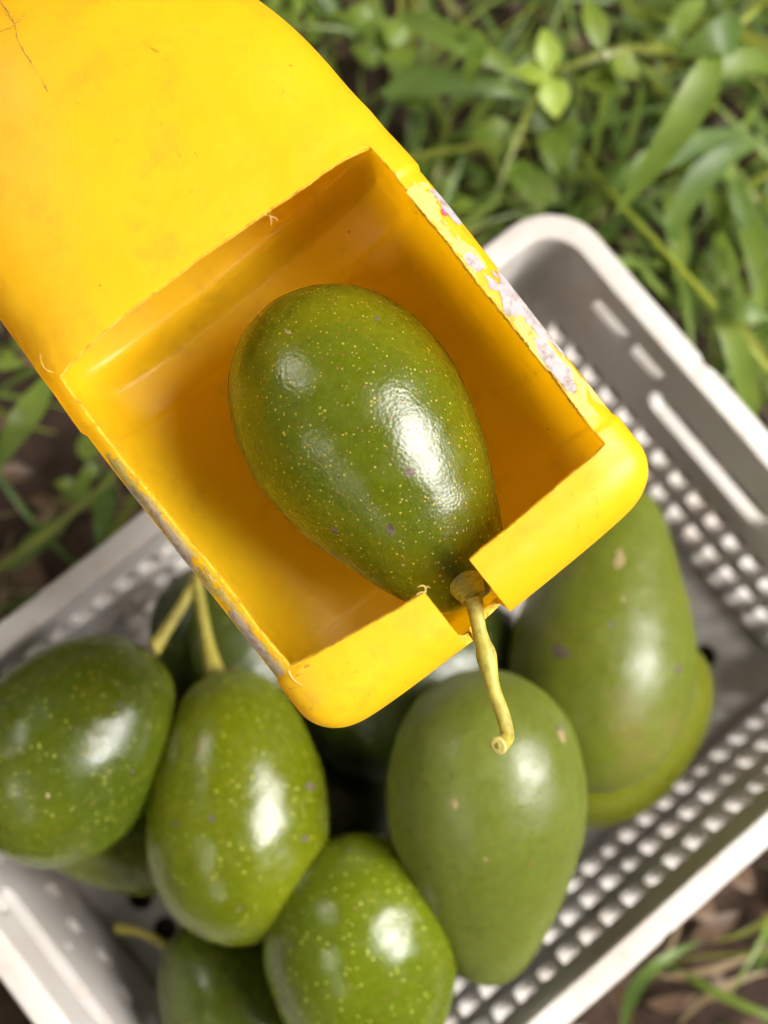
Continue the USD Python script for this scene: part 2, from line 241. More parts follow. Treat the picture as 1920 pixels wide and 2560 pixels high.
# ------------------------------------------------------------------ crate
CW, CL = 0.1968, 0.2820                          # half the rim's outer width and length
RIMW = 0.0165; TH = 0.0088; LEAN = {0: 0.022, 1: 0.013, 2: 0.006, 3: 0.013}      # how far each wall leans in at its foot
def wall_point(side, s, v, w):
    """side 0..3, s in [-1, 1] along the straight, v height, w outward from the inner face."""
def crate():
    t = thing('harvest_crate', None, 'white plastic harvest crate with perforated sides, filled with green avocados', 'crate')
    RAD = 0.026
    def panel(side, holes, name):
        L = (2 * (CL - RIMW - RAD)) if side in (1, 3) else (2 * (CW - RIMW - RAD))
        shape = sbox(-L / 2, 0.0, L / 2, H - 0.004)
        for h in holes: shape = shape.difference(h)
        cs = m3.CrossSection([np.array(shape.exterior.coords)[:-1]] + [np.array(r.coords)[:-1][::-1] for r in shape.interiors], m3.FillRule.EvenOdd)
        man = m3.Manifold.extrude(cs, TH)      # x along, y up, z = thickness
        mesh = man.to_mesh(); P = np.array(mesh.vert_properties[:, :3]); f = np.array(mesh.tri_verts)
        out = np.zeros_like(P)
        for i, (a, v, w) in enumerate(P):
            k = LEAN[side] * (1 - v / H)
            hx, hy = CW - RIMW - k + w, CL - RIMW - k + w
            lx = (CL - RIMW - RAD) if side in (1, 3) else (CW - RIMW - RAD)
            sc = (lx - 0 * k) / lx
            if side == 0: out[i] = (a, hy, v)
            elif side == 2: out[i] = (-a, -hy, v)
            elif side == 1: out[i] = (hx, -a, v)
            else: out[i] = (-hx, a, v)
        mm = trimesh.Trimesh(out, f, process=False); 
        obj(name, mm, WHITE, t, smooth=30)
    def rr(cx, cy, w, h, r):
        return sbox(cx - w / 2 + r, cy - h / 2 + r, cx + w / 2 - r, cy + h / 2 - r).buffer(r, quad_segs=4)
    def lattice(L, rows, pitch, hw, hh, rib, v0=0.016, pv=0.026, stagger=True, skip=None):
        hs = []
        for r in range(rows):
            v = v0 + r * pv
            off = pitch / 2 if (stagger and r % 2) else 0
            n = int(L / pitch / 2) + 1
            for k in range(-n, n + 1):
                a = k * pitch + off
                if abs(a) > L / 2 - hw / 2 - 0.006: continue
                if skip and skip(a, v): continue
                small = rib and (k % 5 == 2)
                hs.append(rr(a, v, hw * (0.70 if small else 1), hh * (0.8 if small else 1), min(hw, hh) * 0.40))
        return hs
    Ls = 2 * (CW - RIMW - RAD); Ll = 2 * (CL - RIMW - RAD)
    def end_holes():
        hs = lattice(Ls, 1, 0.0195, 0.0140, 0.013, True, v0=0.0155, pv=0.021, stagger=False)
        hs += lattice(Ls, 2, 0.0195, 0.0150, 0.029, False, v0=0.042, pv=0.039, stagger=False)
        for s in (-1, 1):
            hs += [rr(s * 0.112, H - 0.030, 0.032, 0.014, 0.002), rr(s * 0.074, H - 0.030, 0.029, 0.014, 0.002)]
        hs.append(rr(0, H - 0.054, 0.118, 0.024, 0.0115))
        return hs
    side_rows = 5
    panel(0, end_holes(), 'end_panel')
    far = [rr(a, 0.060 + 0.010 * (k % 2), 0.0135, 0.017, 0.004) for k, a in enumerate(np.arange(-4, 5) * 0.0275)] + [rr(a, 0.105, 0.007, 0.008, 0.003) for a in (-0.075, 0.02, 0.09)]
    for s in (-1, 1): far += [rr(s * 0.112, H - 0.030, 0.032, 0.014, 0.002), rr(s * 0.074, H - 0.030, 0.029, 0.014, 0.002)]
    panel(2, far + [rr(0, H - 0.050, 0.150, 0.022, 0.0105)], 'end_panel')
    for side, nm in ((1, 'side_panel'), (3, 'side_panel')):
        panel(side, lattice(Ll, 3, 0.0178, 0.0152, 0.031, True, v0=0.038, pv=0.0520, stagger=False), nm)
    for sx in (-1, 1):
        for sy in (-1, 1):                     # rounded corners
            V, n, rows = [], 14, 6
            for w in (0, TH):
                for j in range(rows + 1):
                    v = (H - 0.004) * j / rows; kx, ky = LEAN[1 if sx > 0 else 3] * (1 - v / H), LEAN[0 if sy > 0 else 2] * (1 - v / H)
                    cx, cy = CW - RIMW - RAD, CL - RIMW - RAD
                    for i in range(n + 1):
                        a = math.pi / 2 * i / n
                        V.append((sx * (cx + (RAD - kx + w) * math.cos(a)), sy * (cy + (RAD - ky + w) * math.sin(a)), v))
            g = np.arange(2 * (rows + 1) * (n + 1)).reshape(2, rows + 1, n + 1); f = []
            for j in range(rows):
                for i in range(n):
                    f += [[g[1, j, i], g[1, j, i + 1], g[1, j + 1, i + 1], g[1, j + 1, i]], [g[0, j, i], g[0, j + 1, i], g[0, j + 1, i + 1], g[0, j, i + 1]]]
            f = np.array(f)
            if sx * sy < 0: f = f[:, ::-1]
            obj('corner', (np.array(V), f), WHITE, t, smooth=True)
    # rim: a rounded rectangular band with a small down-turned lip
    def loop(hx, hy, r, n=16):
        pts = []
        for cx, cy, a0 in ((1, 1, 0), (-1, 1, 90), (-1, -1, 180), (1, -1, 270)):
            for i in range(n + 1):
                a = math.radians(a0 + 90 * i / n)
                pts.append((cx * (hx - r) + r * math.cos(a), cy * (hy - r) + r * math.sin(a)))
        return np.array(pts)
    prof = [(RIMW, -0.006), (RIMW, -0.0015), (RIMW - 0.0015, 0.0), (0.002, 0.0), (0.0, -0.002), (0.0, -0.008), (0.0025, -0.008), (0.0025, -0.005), (RIMW - 0.002, -0.005)]
    rings = []
    rng = np.random.default_rng(4)
    for ins, dz in prof:
        q = loop(CW - ins, CL - ins, 0.041 - ins * 0.9)
        dense = []
        for i in range(len(q)):
            a, b = q[i], q[(i + 1) % len(q)]; k = max(1, int(np.linalg.norm(b - a) / 0.006))
            dense += [a + (b - a) * s / k for s in range(k)]
        rings.append((np.array(dense), dz))
    m0 = min(len(r[0]) for r in rings)
    # all rings share the same count because the straights have equal lengths only at one inset: resample by perimeter code
    def resample(q, n=700):
        d = np.r_[0, np.cumsum(np.linalg.norm(np.diff(np.vstack([q, q[:1]]), axis=0), axis=1))]
        u = np.linspace(0, d[-1], n, endpoint=False); Q = np.vstack([q, q[:1]])
        return np.stack([np.interp(u, d, Q[:, 0]), np.interp(u, d, Q[:, 1])], 1)
    R = []
    for (ins, dz) in prof:
        q = resample(loop(CW - ins, CL - ins, 0.041 - ins * 0.9, 24))
        p3 = np.c_[q, np.full(len(q), H + dz)]
        wob = (meshkit.fbm(np.c_[q * 9, np.zeros(len(q))], 3, 2) - 0.5) * 0.0022
        nick = np.maximum(meshkit.noise(np.c_[q * 60, np.ones(len(q))], 8) - 0.86, 0) * 0.02 * (ins < 0.003)
        d = q / np.linalg.norm(q, axis=1, keepdims=True)
        p3[:, :2] += d * (wob - nick)[:, None]; p3[:, 2] += wob * 0.8
        R.append(p3)
    n = len(R[0]); V = np.vstack(R); f = []
    for k in range(len(R)):
        a, b = k * n, ((k + 1) % len(R)) * n
        i = np.arange(n); j = (i + 1) % n
        f.append(np.stack([a + i, b + i, b + j, a + j], 1))
    f = np.vstack(f)
    obj('rim', (V, f), WHITE, t, smooth=50)
    # floor with round holes
    fl = sbox(-(CW - RIMW - LEAN[3] - 0.001), -(CL - RIMW - LEAN[2] - 0.001), CW - RIMW - LEAN[1] - 0.001, CL - RIMW - LEAN[0] - 0.001).buffer(0)
    hs = []
    from shapely.geometry import Point
    for i in range(-6, 7):
        for j in range(-11, 12):
            x, y = (i + (0.5 if j % 2 else 0)) * 0.0290, j * 0.0255
            if abs(x) < 0.145 and -0.248 < y < 0.222: hs.append(Point(x, y).buffer(0.0092, quad_segs=4))
    from shapely.ops import unary_union
    fl = fl.difference(unary_union(hs))
    cs = m3.CrossSection([np.array(fl.exterior.coords)[:-1]] + [np.array(r.coords)[:-1][::-1] for r in fl.interiors], m3.FillRule.EvenOdd)
    obj('floor', m3.Manifold.extrude(cs, 0.004).translate([0, 0, 0.003]), WHITE, t, smooth=30)
    return t
crate()

# ------------------------------------------------------------------ the yellow jug
JD = 0.49
JX, JY, JZ = np.array([0.785, -0.6195, 0]), np.array([-0.6195, -0.785, 0]), np.array([0, 0, -1.0])
MPP = JD / F
jc = np.array([(960 - 960), 0, JD])
# origin of the jug's frame: middle of its front face, at its bottom end
ORG = np.array([0, 0, JD]) + JX * 0.0108 + JY * (-0.0627)
JM = frame(W(ORG), D(JX), D(JY), D(JZ))
JMi = np.linalg.inv(JM)
def jug():
    t = thing('cut_jug', JM, 'yellow plastic jug with a square window cut in it, used to pick fruit', 'jug')
    WD, DP = 0.0890, 0.0545
    NY, NT = 260, 288
    def sect(y, off):
        """half width, front z, back z, exponent at height y for the skin moved inwards by off"""
        rec = smoothstep(0.0345, 0.0365, y) * (1 - smoothstep(0.1630, 0.1655, y))
        qs = np.clip((y - 0.215) / 0.155, 0, 0.985); k = math.sqrt(1 - qs * qs)
        w = WD * k - 0.0012 * rec
        qf = np.clip((y - 0.188) / 0.170, 0, 0.985); kf = math.sqrt(1 - qf * qf)
        qb = np.clip((y - 0.187) / 0.183, 0, 0.985); kb = math.sqrt(1 - qb * qb)
        zc = -DP
        front = zc + DP * kf - 0.0006 * rec
        back = zc - DP * kb + 0.016 * smoothstep(0.184, 0.198, y) * (1 - smoothstep(0.24, 0.29, y)) + 0.0006 * rec
        n = 8.0 - 5.0 * smoothstep(0.140, 0.220, y) - 0.8 * smoothstep(0.21, 0.31, y)
        w = max(w, 0.0185); front = max(front, zc + 0.0185); back = min(back, zc - 0.0185)
        b = 0.021                                # rounding of the bottom end
        ins = b - math.sqrt(max(b * b - (b - y) ** 2, 0)) if y < b else 0.0
        return w - ins - off, front - ins - off, back + ins + off, n
    def skin(off):
        y0 = off; ys = y0 + (1 - np.cos(np.linspace(0, np.pi / 2, 40))) * 0.03
        ys = np.unique(np.concatenate([ys, np.arange(ys[-1], 0.3665, 0.0012), [0.3665, 0.390]]))
        th = np.linspace(0, 2 * np.pi, NT, endpoint=False)
        V = []
        for y in ys:
            yy = max(y - off, 0) if y < 0.03 else y
            w, zf, zb, n = sect(yy, off)
            d, zc = (zf - zb) / 2, (zf + zb) / 2
            # even spread along the outline: a superellipse sampled by angle
            c, s = np.cos(th), np.sin(th)
            nn = np.where(s < 0, min(n, 3.3), n)
            r = (np.abs(c) ** nn + np.abs(s) ** nn) ** (-1 / nn)
            bow = 0.0016 * (1 - (c * r) ** 2) * max(0, 1 - y / 0.03) if off == 0 else 0
            V.append(np.stack([w * c * r, np.full(NT, y) - bow, zc + d * s * r], 1))
        V = np.array(V); k = len(ys)
        V3 = V.reshape(-1, 3)
        g = (meshkit.fbm(V3 * 14, 2, 9) - 0.5) * 0.0012
        nrm = np.stack([V3[:, 0] / WD, 0 * g, (V3[:, 2] + DP) / DP], 1)
        V3 = V3 + nrm * g[:, None]
        i = np.arange(k * NT).reshape(k, NT); j = np.roll(i, -1, 1)
        f = np.stack([i[:-1], j[:-1], j[1:], i[1:]], -1).reshape(-1, 4)
        f = np.vstack([f[:, [0, 1, 2]], f[:, [0, 2, 3]]])
        b0, b1 = len(V3), len(V3) + 1
        V3 = np.vstack([V3, [[0, y0 - (0.0016 if off == 0 else 0), -DP], [0, ys[-1], -DP]]])
        f = np.vstack([f, np.stack([np.full(NT, b0), j[0], i[0]], 1), np.stack([np.full(NT, b1), i[-1], j[-1]], 1)])
        f = f[:, ::-1]
        man = m3.Manifold(m3.Mesh(V3.astype(np.float32), f.astype(np.uint32)))
        if man.volume() < 0: man = m3.Manifold(m3.Mesh(V3.astype(np.float32), f[:, ::-1].astype(np.uint32)))
        return man
    outer, inner = skin(0.0), skin(0.0019)
    inner = inner + m3.Manifold.cylinder(0.05, 0.0150, 0.0150, 40).rotate([-90, 0, 0]).translate([0, 0.35, -DP])
    def rough_line(a, b, amp, seed, step=0.0007, bow=0.0):
        a, b = np.array(a), np.array(b); L = np.linalg.norm(b - a); k = max(2, int(L / step)); s = np.linspace(0, 1, k + 1)[:-1]
        nn = np.array([-(b - a)[1], (b - a)[0]]) / L
        e = (meshkit.fbm(np.c_[s * L * 900, s * 0 + seed, s * 0], 2, seed) - 0.5) * amp + (meshkit.noise(np.c_[s * L * 60, s * 0 + seed, s * 0], seed) - 0.5) * amp * 2
        e *= np.minimum(1, np.minimum(s, 1 - s) * 12)
        return a + (b - a) * s[:, None] + nn * (e + bow * np.sin(np.pi * s))[:, None]
    TL, TR, BR, MR, ML, BL = (-.0822, .1888), (.0765, .1820), (.0755, .0289), (.0042, .0268), (-.0175, .0276), (-.0797, .0366)
    poly = np.vstack([rough_line(TL, BL, .0007, 1), rough_line(BL, ML, .0004, 2), rough_line(ML, MR, .0003, 3), rough_line(MR, BR, .0004, 4), rough_line(BR, TR, .0007, 5), rough_line(TR, TL, .0005, 6, bow=-0.0010)])
    cc = np.array([-.002, .107]); k0, hh = .28, .045      # the knife went in at a slant: the opening widens outwards
    def widen(z): return 1 + k0 * z / .078
    base = cc + (poly - cc) * widen(-.015)
    cut = m3.Manifold.extrude(m3.CrossSection([base - cc], m3.FillRule.NonZero), hh, 0, 0.0, (widen(hh - .015) / widen(-.015),) * 2).translate([cc[0], cc[1], -.015])
    notch = np.vstack([rough_line((-.0178, .02), (-.0182, -.012), .0006, 11), rough_line((-.0182, -.012), (-.0150, -.020), .0006, 14), rough_line((-.0150, -.020), (-.0095, -.047), .0010, 12), rough_line((-.0095, -.047), (.0050, -.062), .0010, 13), rough_line((.0050, -.062), (.0044, .02), .0006, 15)])
    # the notch runs along y through the bottom: extrude (x, z) along y
    nm = m3.Manifold.extrude(m3.CrossSection([notch], m3.FillRule.NonZero), 0.036)      # x, z -> x, y ; extrude z
    nm = nm.transform([[1, 0, 0, 0], [0, 0, -1, 0.030], [0, 1, 0, 0]])
    ids = {}
    o = outer.as_original(); ids[o.original_id()] = 'skin'
    i_ = inner.as_original(); ids[i_.original_id()] = 'skin'
    c = (cut + nm).as_original(); ids[c.original_id()] = 'cut'
    res = (o - i_) - c
    me = res.to_mesh(); V = np.array(me.vert_properties[:, :3]); F_ = np.array(me.tri_verts)
    ri, ro = list(me.run_index), list(me.run_original_id)
    sel = np.zeros(len(F_), bool)
    for a, b, idn in zip(ri[:-1], ri[1:], ro):
        if ids.get(idn) == 'cut': sel[a // 3:b // 3] = True
    def sub(mask):
        mm = trimesh.Trimesh(V, F_[mask], process=False); mm.merge_vertices(); mm.remove_unreferenced_vertices(); return mm
    obj('jug_body', sub(~sel), YEL, t, smooth=32)
    obj('cut_edge', sub(sel), CUT, t, smooth=False)
    # neck collar
    th = np.linspace(0, 2 * np.pi, 48, endpoint=False)
    prof = [(0.0195, 0.362), (0.0222, 0.363), (0.0225, 0.3665), (0.0198, 0.368), (0.0198, 0.3890), (0.0150, 0.3910)]
    V2 = np.array([[r * math.cos(a), y, -DP + r * math.sin(a)] for r, y in prof for a in th]); f = []
    for k in range(len(prof) - 1):
        for q in range(48):
            a, b = k * 48 + q, k * 48 + (q + 1) % 48; f.append([a, a + 48, b + 48, b])
    obj('neck', (V2, np.array(f)), YEL, t, smooth=35)
    # remains of the paper label on the two long edges: thin flakes lying on the skin
    rng = np.random.default_rng(21)
    def on_skin(sgn, y, sarc, lift):
        """a point of the outer skin near the front edge; sarc is the arc distance from the silhouette towards the front"""
        w, zf, zb, n = sect(y, 0.0); d, zc = (zf - zb) / 2, (zf + zb) / 2
        a = np.linspace(0.02, 1.25, 260); cc, ss = np.cos(a), np.sin(a); r = (cc ** n + ss ** n) ** (-1 / n)
        px, pz = w * cc * r, zc + d * ss * r
        L = np.r_[0, np.cumsum(np.hypot(np.diff(px), np.diff(pz)))]
        i0 = np.searchsorted(-px, -(px.max() - 0.0006))
        L0 = np.interp(0.8, a, L)
        X, Z = np.interp(L0 + sarc, L, px), np.interp(L0 + sarc, L, pz)
        X2, Z2 = np.interp(L0 + sarc + 0.0005, L, px), np.interp(L0 + sarc + 0.0005, L, pz)
        nx, nz = (Z2 - Z), -(X2 - X); q = math.hypot(nx, nz) + 1e-12; nx, nz = nx / q, nz / q
        if nx < 0: nx, nz = -nx, -nz
        P = np.array([X + nx * lift, y, Z + nz * lift])
        g = (meshkit.fbm(np.array([[sgn * P[0], P[1], P[2]]]) * 14, 2, 9)[0] - 0.5) * 0.0012
        P[0] += P[0] / WD * g; P[2] += (P[2] + DP) / DP * g
        P[0] *= sgn; return P
    def flakes(sgn, y0, y1, s0, s1, thr, scale, seed, material, name, lift=0.00022, label=None, step=0.0008):
        ny, ns = int((y1 - y0) / step), int((s1 - s0) / (step * 0.7))
        Y = np.linspace(y0, y1, ny + 1); S = np.linspace(s0, s1, ns + 1)
        ym, sm_ = (Y[:-1] + Y[1:]) / 2, (S[:-1] + S[1:]) / 2
        A, B = np.meshgrid(ym, sm_, indexing='ij')
        v = meshkit.fbm(np.stack([A * scale, B * scale * 2.2, A * 0 + seed], -1), 4, seed)
        edge = np.minimum(1, np.minimum(A - y0, y1 - A) / 0.008)
        keep = v * (0.8 + 0.2 * edge) > thr
        P = np.array([[on_skin(sgn, y, s, lift) for s in S] for y in Y])
        idx = np.arange((ny + 1) * (ns + 1)).reshape(ny + 1, ns + 1); f = []
        for i, j in np.argwhere(keep):
            q = [idx[i, j], idx[i + 1, j], idx[i + 1, j + 1], idx[i, j + 1]]
            f.append(q if sgn < 0 else q[::-1])
        if not f: return
        mm = trimesh.Trimesh(P.reshape(-1, 3), np.vstack([np.array(f)[:, [0, 1, 2]], np.array(f)[:, [0, 2, 3]]]), process=False); mm.remove_unreferenced_vertices()
        # soften the stair-stepped outline
        jit = (meshkit.noise(mm.vertices * 2200, 3)[:, None] - 0.5) * 0.0004 * np.array([[0.3, 1, 1]])
        mm.vertices = mm.vertices + jit
        obj(name, mm, material, t, smooth=60, label=label)
    flakes(1, .040, .162, -.011, .0045, .50, 85, 3, GRIME, 'glue_residue', lift=0.00012)
    flakes(1, .052, .160, -.010, .0035, .53, 42, 8, PAPER, 'label_scrap', lift=0.00030, label='torn white paper label scraps on the right edge')
    flakes(1, .140, .146, -.0035, -.0005, .42, 160, 5, PINK, 'label_print', lift=0.00045, label='pink print on a label scrap')
    flakes(-1, .037, .150, -.011, -.0012, .43, 80, 6, GRIME, 'glue_residue', lift=0.00012)
    flakes(-1, .036, .135, -.012, -.0030, .50, 45, 12, TAN, 'label_scrap', lift=0.00030, label='stained paper label scraps on the left edge')
    flakes(-1, .0905, .0965, -.0095, -.0040, .40, 160, 7, BLUE, 'label_print', lift=0.00045, label='blue print on a label scrap')
    # frayed curls of plastic on the cut
    def curl(pts, r=0.0003, mt=FRAY):
        r *= .6
        obj('plastic_curl', tube([np.array(p, float) for p in pts], [r, r * 0.8, r * 0.3][:len(pts)] if len(pts) == 3 else r, 6, 5), mt, t, smooth=True)
    zt = 0.0005
    curl([(.0245, .1842, 0), (.0262, .1818, .0010), (.0240, .1790, .0012)], .00035)
    curl([(.0262, .1818, .0010), (.0275, .1800, .0012), (.0272, .1785, .0011)], .0003)
    curl([(-.0800, .1880, -.0035), (-.0812, .1920, -.0030), (-.0790, .1965, -.0020)], .00028)
    curl([(.0755, .0290, -.0022), (.0790, .0262, -.0030), (.0815, .0225, -.0052)], .0005)
    curl([(-.0797, .0366, -.0030), (-.0803, .0325, -.0032), (-.0790, .0285, -.0030)], .0005)
    curl([(-.0176, .0276, -.0002), (-.0165, .0300, .0004), (-.0190, .0312, .0008)], .0005)
    curl([(-.0176, .0276, -.0002), (-.0195, .0290, .0004), (-.0212, .0288, .0006)], .0004)
    curl([(-.0176, .0276, -.0002), (-.0158, .0290, .0006), (-.0150, .0278, .0008)], .0004)
    curl([(.0045, .0120, -.0050), (.0030, .0105, -.0070), (.0042, .0080, -.0085)], .0006)
    for k in range(40):                          # small slivers left standing along the cuts
        a, b = [(TL, TR), (BL, ML), (MR, BR), (TR, BR)][k % 4]
        s = rng.uniform(.03, .97); p = np.array(a) * (1 - s) + np.array(b) * s; q = rng.normal(0, .0006, 2)
        w, zf, zb, n = sect(p[1], 0); u = min(abs(p[0]) / w, .98); zz = (zf + zb) / 2 + (zf - zb) / 2 * (1 - u ** n) ** (1 / n)
        curl([(p[0], p[1], zz), (p[0] + q[0] * .5, p[1] + q[1] * .6, zz + .0003), (p[0] + q[0], p[1] + q[1], zz + .0004)], .00022)
    # dark mould seam and grime near the neck, dirt in the notch
    om = outer.to_mesh(); skin_tm = trimesh.Trimesh(np.array(om.vert_properties[:, :3]), np.array(om.tri_verts), process=False)
    cam_l = (JMi @ np.r_[CAM, 1])[:3]
    def cast(pix_):
        dr = np.array([JMi[:3, :3] @ unit(D([(a - 960) / F, (b - 1280) / F, 1.0])) for a, b in pix_])
        loc, ray, _t = skin_tm.ray.intersects_location(np.repeat(cam_l[None], len(dr), 0), dr, multiple_hits=True)
        out = [None] * len(dr)
        for l, r_ in zip(loc, ray):
            if out[r_] is None or np.linalg.norm(l - cam_l) < np.linalg.norm(out[r_] - cam_l): out[r_] = l
        return out
    def scratch(pts, r, name='scratch'):
        q = []
        for (x0, y0), (x1, y1) in zip(pts[:-1], pts[1:]):
            for s in np.linspace(0, 1, 7)[:-1]: q.append((x0 + (x1 - x0) * s + rng.normal(0, .9), y0 + (y1 - y0) * s + rng.normal(0, .9)))
        q.append(pts[-1]); P = [p for p in cast(q) if p is not None]
        if len(P) > 2: obj(name, tube(P, [r * rng.uniform(.3, 1.2) for _ in P], 5, 2), SCUFF, t, smooth=True)
    for _ in range(22):                          # faint scuffs on the lip and the shoulder
        cx, cy = [(rng.uniform(760, 960), rng.uniform(1660, 1740)), (rng.uniform(150, 760), rng.uniform(80, 560)), (rng.uniform(1280, 1500), rng.uniform(1220, 1400))][int(rng.integers(0, 3))]
        a = rng.uniform(0, 6.28); L_ = rng.uniform(6, 22)
        if not (180 < cx < 900 and 560 - (cx - 525) * .72 + 70 < cy < 1500): scratch([(cx, cy), (cx + math.cos(a) * L_, cy + math.sin(a) * L_)], .00010)
    for pts, r in ([[(2, 6), (20, 30), (38, 62)], .00030], [[(38, 62), (42, 90), (58, 126), (78, 158)], .00026], [[(38, 62), (62, 38)], .00018], [[(8, 28), (24, 44), (36, 60)], .00014], [[(0, 80), (20, 72), (36, 64)], .00020],
                   [[(78, 158), (98, 190), (120, 228)], .00012], [[(112, 214), (120, 228)], .00030], [[(376, 119), (398, 131)], .00022], [[(442, 378), (452, 392)], .0002], [[(488, 380), (494, 394)], .00015],
                   [[(722, 1722), (775, 1712)], .00013], [[(770, 1738), (790, 1762)], .00018], [[(782, 1736), (796, 1758)], .00014], [[(775, 1772), (800, 1778)], .00018], [[(742, 1690), (752, 1686)], .0004], [[(762, 1668), (774, 1662)], .0004]):
        scratch(pts, r)
    return t
jug()

# ------------------------------------------------------------------ avocados
def avocado_mesh(L, R, egg=0.18, neck=0.0, flat=1.0, seed=0, bend=0.0, NP=72, NT=72, blunt=0.84):
    """blossom end at z = 0, stem end at z = L"""
    phi = np.linspace(0, np.pi, NP + 1); tt = (1 - np.cos(phi)) / 2
    r = np.sin(phi) ** np.where(phi > np.pi / 2, blunt, 0.94) * (1 + egg * np.cos(phi))
    if neck: r *= 1 - neck * smoothstep(0.38, 0.86, tt) * (1 - 0.55 * smoothstep(0.88, 1.0, tt))
    r *= R / r.max()
    th = np.linspace(0, 2 * np.pi, NT, endpoint=False)
    X = r[:, None] * np.cos(th); Y = r[:, None] * np.sin(th) * flat; Z = np.repeat((tt * L)[:, None], NT, 1)
    X = X + bend * np.sin(np.pi * tt)[:, None]
    P = np.stack([X, Y, Z], -1)
    dirs = P - np.array([0, 0, L * 0.45]); dn = dirs / np.maximum(np.linalg.norm(dirs, axis=-1, keepdims=True), 1e-9)
    d = (meshkit.fbm(P * 22 + seed * 7.3, 3, seed) - 0.5) * 0.0032 + (meshkit.fbm(P * 95 + seed, 3, seed + 5) - 0.5) * 0.0012
    P = P + dn * d[..., None]
    P[0] = P[0].mean(0); P[-1] = P[-1].mean(0)
    # small hollow where the stem sits
    i = np.arange((NP + 1) * NT).reshape(NP + 1, NT); j = np.roll(i, -1, 1)
    f = np.stack([i[:-1], j[:-1], j[1:], i[1:]], -1).reshape(-1, 4)
    f = np.vstack([f[:, [0, 1, 2]], f[:, [0, 2, 3]]])
    mm = trimesh.Trimesh(P.reshape(-1, 3), f, process=False); mm.merge_vertices(); mm.update_faces(mm.nondegenerate_faces())
    return mm
def axis_frame(center, d, roll, L):
    z = unit(d); x = unit(np.cross(z, D([0, 0, 1]))); y = np.cross(z, x)
    c, s = math.cos(roll), math.sin(roll)
    return frame(center - z * L / 2, x * c + y * s, y * c - x * s, z)
def avocado(px, py, depth, ax, L, R, skin, label, egg=.18, neck=0., roll=0., seed=0, flat=1.0, bend=0.0, stem=None, name='avocado', button=True):
    """ax: direction of the stem end in camera space"""
    M = axis_frame(at(px, py, depth), D(ax), roll, L)
    t = thing(name, M, label, 'avocado'); Mi = np.linalg.inv(M)
    body = avocado_mesh(L, R, egg, neck, flat, seed, bend); obj('skin', body, skin, t, smooth=True)
    if button:
        b = trimesh.creation.icosphere(2, 0.0042); b.vertices *= [1, 1, 0.5]; b.apply_translation([0, 0, L * 0.997]); obj('stem_scar', b, BARK, t, smooth=True)
        b = trimesh.creation.icosphere(1, 0.0016); b.vertices *= [1, 1, 0.5]; b.apply_translation([0, 0, 0.0002]); obj('blossom_scar', b, BARK, t, smooth=True)
    if stem is not None:
        P = [(Mi @ np.r_[p, 1])[:3] for p in stem[0]]
        obj('stem', tube(P, stem[1], 12, 8), STEM, t, smooth=True)
    return t, M, Mi, body

S_JUG = avocado_skin('avocado_skin_olive', (0.0469, 0.0590, 0.0015), (0.0794, 0.0945, 0.0031), (0.26, 0.205, 0.025), 560, .95, .36, .20, .012)
S_A = avocado_skin('avocado_skin_deep_green', (0.0340, 0.0499, 0.0023), (0.0696, 0.0869, 0.0038), (0.22, 0.23, 0.03), 380, .8, .36, .22, .02)
S_B = avocado_skin('avocado_skin_matte', (0.0741, 0.0892, 0.0091), (0.1021, 0.1247, 0.0166), (0.20, 0.12, 0.04), 240, .40, .26, .32, .02)
S_C = avocado_skin('avocado_skin_bright', (0.0605, 0.0741, 0.0015), (0.1021, 0.1210, 0.0038), (0.25, 0.27, 0.03), 380, .7, .36, .19, .05)
S_I = avocado_skin('avocado_skin_blushed', (0.0718, 0.0869, 0.0060), (0.1096, 0.1285, 0.0121), (0.22, 0.15, 0.04), 220, .3, .2, .34, .05, (0.15, 0.095, 0.04))
S_J = avocado_skin('avocado_skin_yellow_green', (0.0765, 0.0855, 0.0023), (0.1125, 0.1215, 0.0054), (0.20, 0.20, 0.03), 300, .4, .3, .28, .03)
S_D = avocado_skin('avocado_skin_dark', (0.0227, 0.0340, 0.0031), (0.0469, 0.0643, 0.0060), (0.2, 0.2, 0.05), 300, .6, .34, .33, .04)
S_G = avocado_skin('avocado_skin_speckled', (0.0491, 0.0696, 0.0015), (0.0945, 0.1210, 0.0045), (0.34, 0.36, 0.05), 380, .9, .33, .19, .02)

# in the jug, its stem through the notch
A_base = at(1140, 1418, 0.549)
tA, MA, MAi, bodyA = avocado(938, 1130, 0.545, (0.555, 0.83, -0.10), 0.159, 0.0510, S_JUG, 'olive green speckled avocado lying inside the cut yellow jug with its stem through the notch', egg=.17, neck=.14, seed=1, flat=1.0, button=False)
tipA = (MA @ np.array([0, 0, 0.159, 1]))[:3]
kn = [(1118, 1390, .532), (1140, 1425, .526), (1163, 1458, .521), (1182, 1500, .517)]
KP = [(MAi @ np.r_[at(*p), 1])[:3] for p in kn]
obj('stem_knob', tube(KP, [.0072, .0083, .0078, .0050], 20, 6), KNOB, tA, smooth=True)
st = [(1168, 1472, .520), (1186, 1510, .516), (1197, 1570, .513), (1208, 1610, .511), (1216, 1640, .510), (1232, 1715, .508), (1252, 1775, .506), (1267, 1828, .503), (1262, 1853, .500), (1247, 1864, .496)]
SP = [(MAi @ np.r_[at(*p), 1])[:3] for p in st]
obj('stem', tube(SP, [.0052, .0038, .0031, .0034, .0043, .0030, .0031, .0029, .0032, .0037], 16, 8), STEM, tA, smooth=True)
tp = np.array(SP[-1]); dr = unit(SP[-1] - SP[-2])
obj('stem_tip', tube([tp, tp + dr * .0006], [.0038, .0030], 18, 2), SCAR, tA, smooth=35)
obj('stem_tip', tube([tp + dr * .0006, tp + dr * .0011], [.0015, .0008], 12, 2), STEM, tA, smooth=35)
rng = np.random.default_rng(3)
